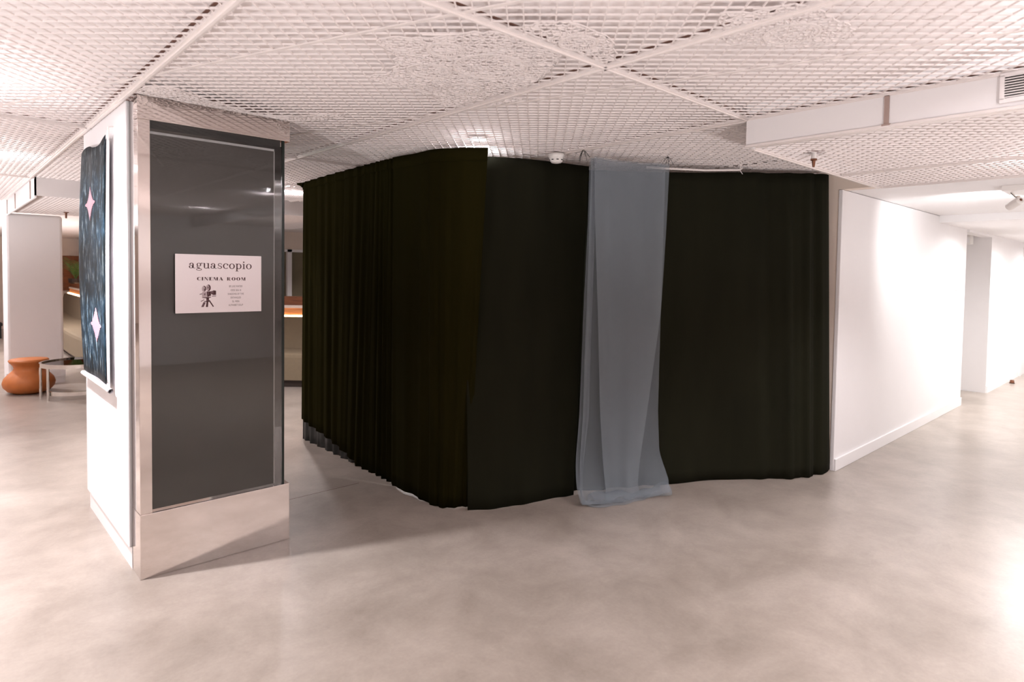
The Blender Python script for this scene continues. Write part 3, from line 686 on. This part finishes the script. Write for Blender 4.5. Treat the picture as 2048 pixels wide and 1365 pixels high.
# ================================================================== CEILING FITTINGS
sd = thing('smoke_detector', 'white dome smoke detector under the mesh above the black curtains', 'smoke detector'); sd.location = (3.187, 3.005, 2.384)
MB().lathe([(.052, 0), (.057, -.008), (.056, -.022), (.050, -.028), (.044, -.050), (.034, -.062), (.018, -.066), (.001, -.067)], n=36).build('housing', M['plastic'], sd, smooth=True)
for k in range(8):
    a = 2*math.pi*k/8+.15; pts = []
    for da in (-.17, 0, .17):
        for r, z in ((.0475, -.042), (.0455, -.048)): pts.append((r*math.cos(a+da), r*math.sin(a+da), z))
    MB().add(pts, [(0, 1, 3, 2), (2, 3, 5, 4)]).build('vent_slot', M['dark'], sd, solid=.002)
MB().tube([(0, 0, 0), (0, 0, .02)], .006, 8).build('cable', M['wirem'], sd)
sp = thing('fire_sprinkler', 'brown metal fire sprinkler hanging under the lowered mesh ceiling', 'sprinkler'); sp.location = (3.66, 1.468, ZL-.004)
MB().lathe([(.055, .012), (.055, .008), (.03, .006), (.03, .012)], n=24).build('escutcheon', M['slot'], sp)
MB().lathe([(.013, .012), (.014, -.03), (.013, -.034), (.001, -.034)], n=16).build('sleeve', M['plastic'], sp)
MB().lathe([(.017, -.030), (.017, -.038), (.010, -.042), (.006, -.075), (.001, -.076)], n=16).build('nozzle', M['brass'], sp)
for x, y, z, lb in ((1.30, 9.75, ZL-.01, 'dark sprinkler head under the lowered ceiling before the white pillar'), (2.1, 12.6, 2.30, 'dark sprinkler head on the ceiling right of the white pillar')):
    s2 = thing('fire_sprinkler', lb, 'sprinkler'); s2.location = (x, y, z)
    MB().lathe([(.03, .01), (.03, 0), (.012, -.004), (.010, -.07), (.001, -.072)], n=14).build('nozzle', M['brass'], s2)
vt = thing('air_vent', 'louvred air grille on the soffit at the upper right', 'vent')
MB().box(3.210, 3.225, .10, .56, 2.275, 2.292).box(3.210, 3.225, .10, .56, 2.382, 2.395).box(3.210, 3.225, .545, .56, 2.29, 2.384).box(3.210, 3.225, .10, .115, 2.29, 2.384).build('frame', M['grille'], vt)
MB().box(3.222, 3.2248, .115, .545, 2.29, 2.384).build('duct', M['dark'], vt)
for k in range(9):
    z = 2.2945+k*.0104
    MB().add([(3.213, .115, z), (3.213, .545, z), (3.222, .545, z+.006), (3.222, .115, z+.006), (3.213, .115, z+.004), (3.213, .545, z+.004), (3.222, .545, z+.0085), (3.222, .115, z+.0085)],
             [(0, 1, 2, 3), (4, 5, 6, 7), (0, 1, 5, 4), (1, 2, 6, 5), (2, 3, 7, 6), (3, 0, 4, 7)]).build('louver', M['grille'], vt)
sw = thing('wall_control', 'small white control plate on the bright corridor wall', 'switch')
MB().box(8.90, 9.08, 1.895, 1.905, 1.44, 1.60).build('plate', M['plastic'], sw, bevel=.003); MB().box(8.93, 8.985, 1.885, 1.896, 1.47, 1.57).build('button', M['base'], sw, bevel=.002); MB().box(9.0, 9.055, 1.885, 1.896, 1.47, 1.57).build('button', M['base'], sw, bevel=.002)
bx = thing('ceiling_box', 'pale square fitting under the doorway recess ceiling', 'light box')
MB().box(10.50, 10.66, 2.08, 2.20, 2.06, 2.185).build('casing', M['plastic'], bx, bevel=.005); MB().box(10.495, 10.502, 2.09, 2.19, 2.07, 2.15).build('face', M['base'], bx)
ds = thing('door_stop', 'small brown door stop on the corridor floor', 'door stop'); ds.location = (12.1, 1.80, 0)
MB().lathe([(.03, 0), (.03, .02), (.024, .05), (.001, .055)], n=16).build('rubber', M['brass'], ds); MB().lathe([(.036, 0), (.036, .006), (.03, .008)], n=16).build('base', M['soil'], ds)

# ================================================================== FAR FURNITURE
bench = [(1.95,19.6),(1.85,17),(1.76,14),(1.75,11.8),(1.95,10.4),(2.40,9.3),(3.0,8.55),(3.6,7.98),(4.35,7.28)]
bp = [lerp_path(bench, k/54) for k in range(55)]
bq = thing('banquette', 'long curved olive grey upholstered banquette with wooden ledge behind it', 'bench')
MB().sweep(bp, [(.07, 0), (.60, 0), (.60, .10), (.07, .10)]).build('plinth', M['soil'], bq)
MB().sweep(bp, [(.0, .10), (.55, .10), (.55, .47), (.04, .46), (.01, .44), (.0, .40)]).build('seat', M['fabric'], bq)
MB().sweep(bp, [(.50, .47), (.80, .10), (.80, .86), (.64, .90), (.60, .885)]).build('backrest', M['fabric'], bq)
MB().sweep(bp, [(.70, .90), (.98, .90), (.98, 1.02), (.72, 1.02)]).build('ledge', M['wood_lit'], bq)
MB().sweep(bp, [(.70, 1.02), (.98, 1.02), (.98, 1.06), (.70, 1.06)]).build('ledge_lip', M['base'], bq)
MB().sweep(bp, [(.74, 1.06), (.98, 1.06), (.98, 1.18), (.74, 1.18)]).build('upper_ledge', M['wood'], bq)
MB().sweep(bp, [(.665, .895), (.70, .895), (.70, .92), (.675, .915)]).build('light_strip', M['led'], bq)
st = thing('terracotta_stool', 'orange terracotta drum stool with flared rim beside the chrome table', 'stool'); st.location = (.90, 9.72, 0)
MB().lathe([(.15, 0), (.215, .03), (.258, .08), (.268, .13), (.252, .185), (.205, .24), (.163, .28), (.150, .31), (.163, .345), (.195, .38), (.205, .40), (.198, .412)], n=40).build('body', M['terra'], st, smooth=True)
MB().lathe([(.198, .412), (.19, .418), (.06, .42), (.001, .42)], n=40).build('top', M['terra'], st, smooth=True)
tb = thing('ring_table', 'low round chrome ring table in front of the white pillar', 'table'); tb.location = (1.34, 9.16, 0)
MB().lathe([(.375, .375), (.40, .375), (.40, .42), (.375, .42), (.375, .375)], n=56).build('rim', M['chrome2'], tb)
MB().lathe([(.375, .400), (.375, .406), (.001, .406)], n=56).build('glass_top', M['glass'], tb)
for a in (210, 165, 330, 45):
    x, y = .388*math.cos(math.radians(a)), .388*math.sin(math.radians(a))
    MB().tube([(x, y, .375), (x, y, 0.0)], .014, 12).build('leg', M['chrome2'], tb)
ar = [(.36*math.cos(math.radians(a)), .36*math.sin(math.radians(a))) for a in range(205, 336, 6)]
MB().sweep(ar, [(-.012, .055), (.012, .055), (.012, .10), (-.012, .10)]).build('stretcher', M['chrome2'], tb)
# fern on the ledge
fe = thing('potted_fern', 'light green fern in a planter on the wooden ledge right of the pillar', 'plant'); fe.location = (2.52, 17.6, 1.18)
MB().lathe([(.10, 0), (.14, .03), (.15, .12), (.13, .12), (.001, .115)], n=20).build('planter', M['soil'], fe)
for k in range(16):
    a = k*2.4+.3; L = random.uniform(.50, .80); up = random.uniform(.75, 1.05); mb = MB()
    def fp(s): return Vector((math.cos(a)*L*s*(1-up*.55), math.sin(a)*L*s*(1-up*.55), .10+L*(up*1.5*s-.75*s*s)))
    mb.tube([fp(s/6) for s in range(7)], [.004]*6+[.001], 5)
    side = Vector((-math.sin(a), math.cos(a), 0))
    for s in range(2, 12):
        c = fp(s/12); w = .085*math.sin(math.pi*s/13); fw = fp(min(1, s/12+.08))-c
        for sg in (-1, 1):
            t2 = c+side*sg*w+fw*.9+Vector((0, 0, -.012))
            mb.add([c, c+fw*.45+side*sg*w*.4, t2, c+fw*.05+side*sg*w*.45], [(0, 1, 2, 3)])
    mb.build('frond', M['leaf'], fe, fix=False)
bw = thing('metal_bowl', 'shiny metal bowl on the wooden ledge beside the black curtain', 'bowl'); bw.location = (4.16, 8.50, 1.18)
MB().lathe([(.03, 0), (.07, .015), (.10, .05), (.105, .06), (.098, .058), (.06, .02), (.001, .014)], n=24).build('dish', M['chrome2'], bw, smooth=True); MB().lathe([(.04, 0), (.04, .006), (.03, .008)], n=20).build('foot', M['chrome2'], bw)
lb = thing('black_bench', 'low black bench far off at the left edge', 'bench'); lb.location = (1.05, 17.6, 0)
MB().box(-.45, .12, -.2, .2, .27, .33).build('seat', M['dark'], lb, bevel=.01)
for x in (-.4, .07):
    for y in (-.15, .15): MB().box(x-.03, x+.03, y-.03, y+.03, 0, .27).build('leg', M['dark'], lb)
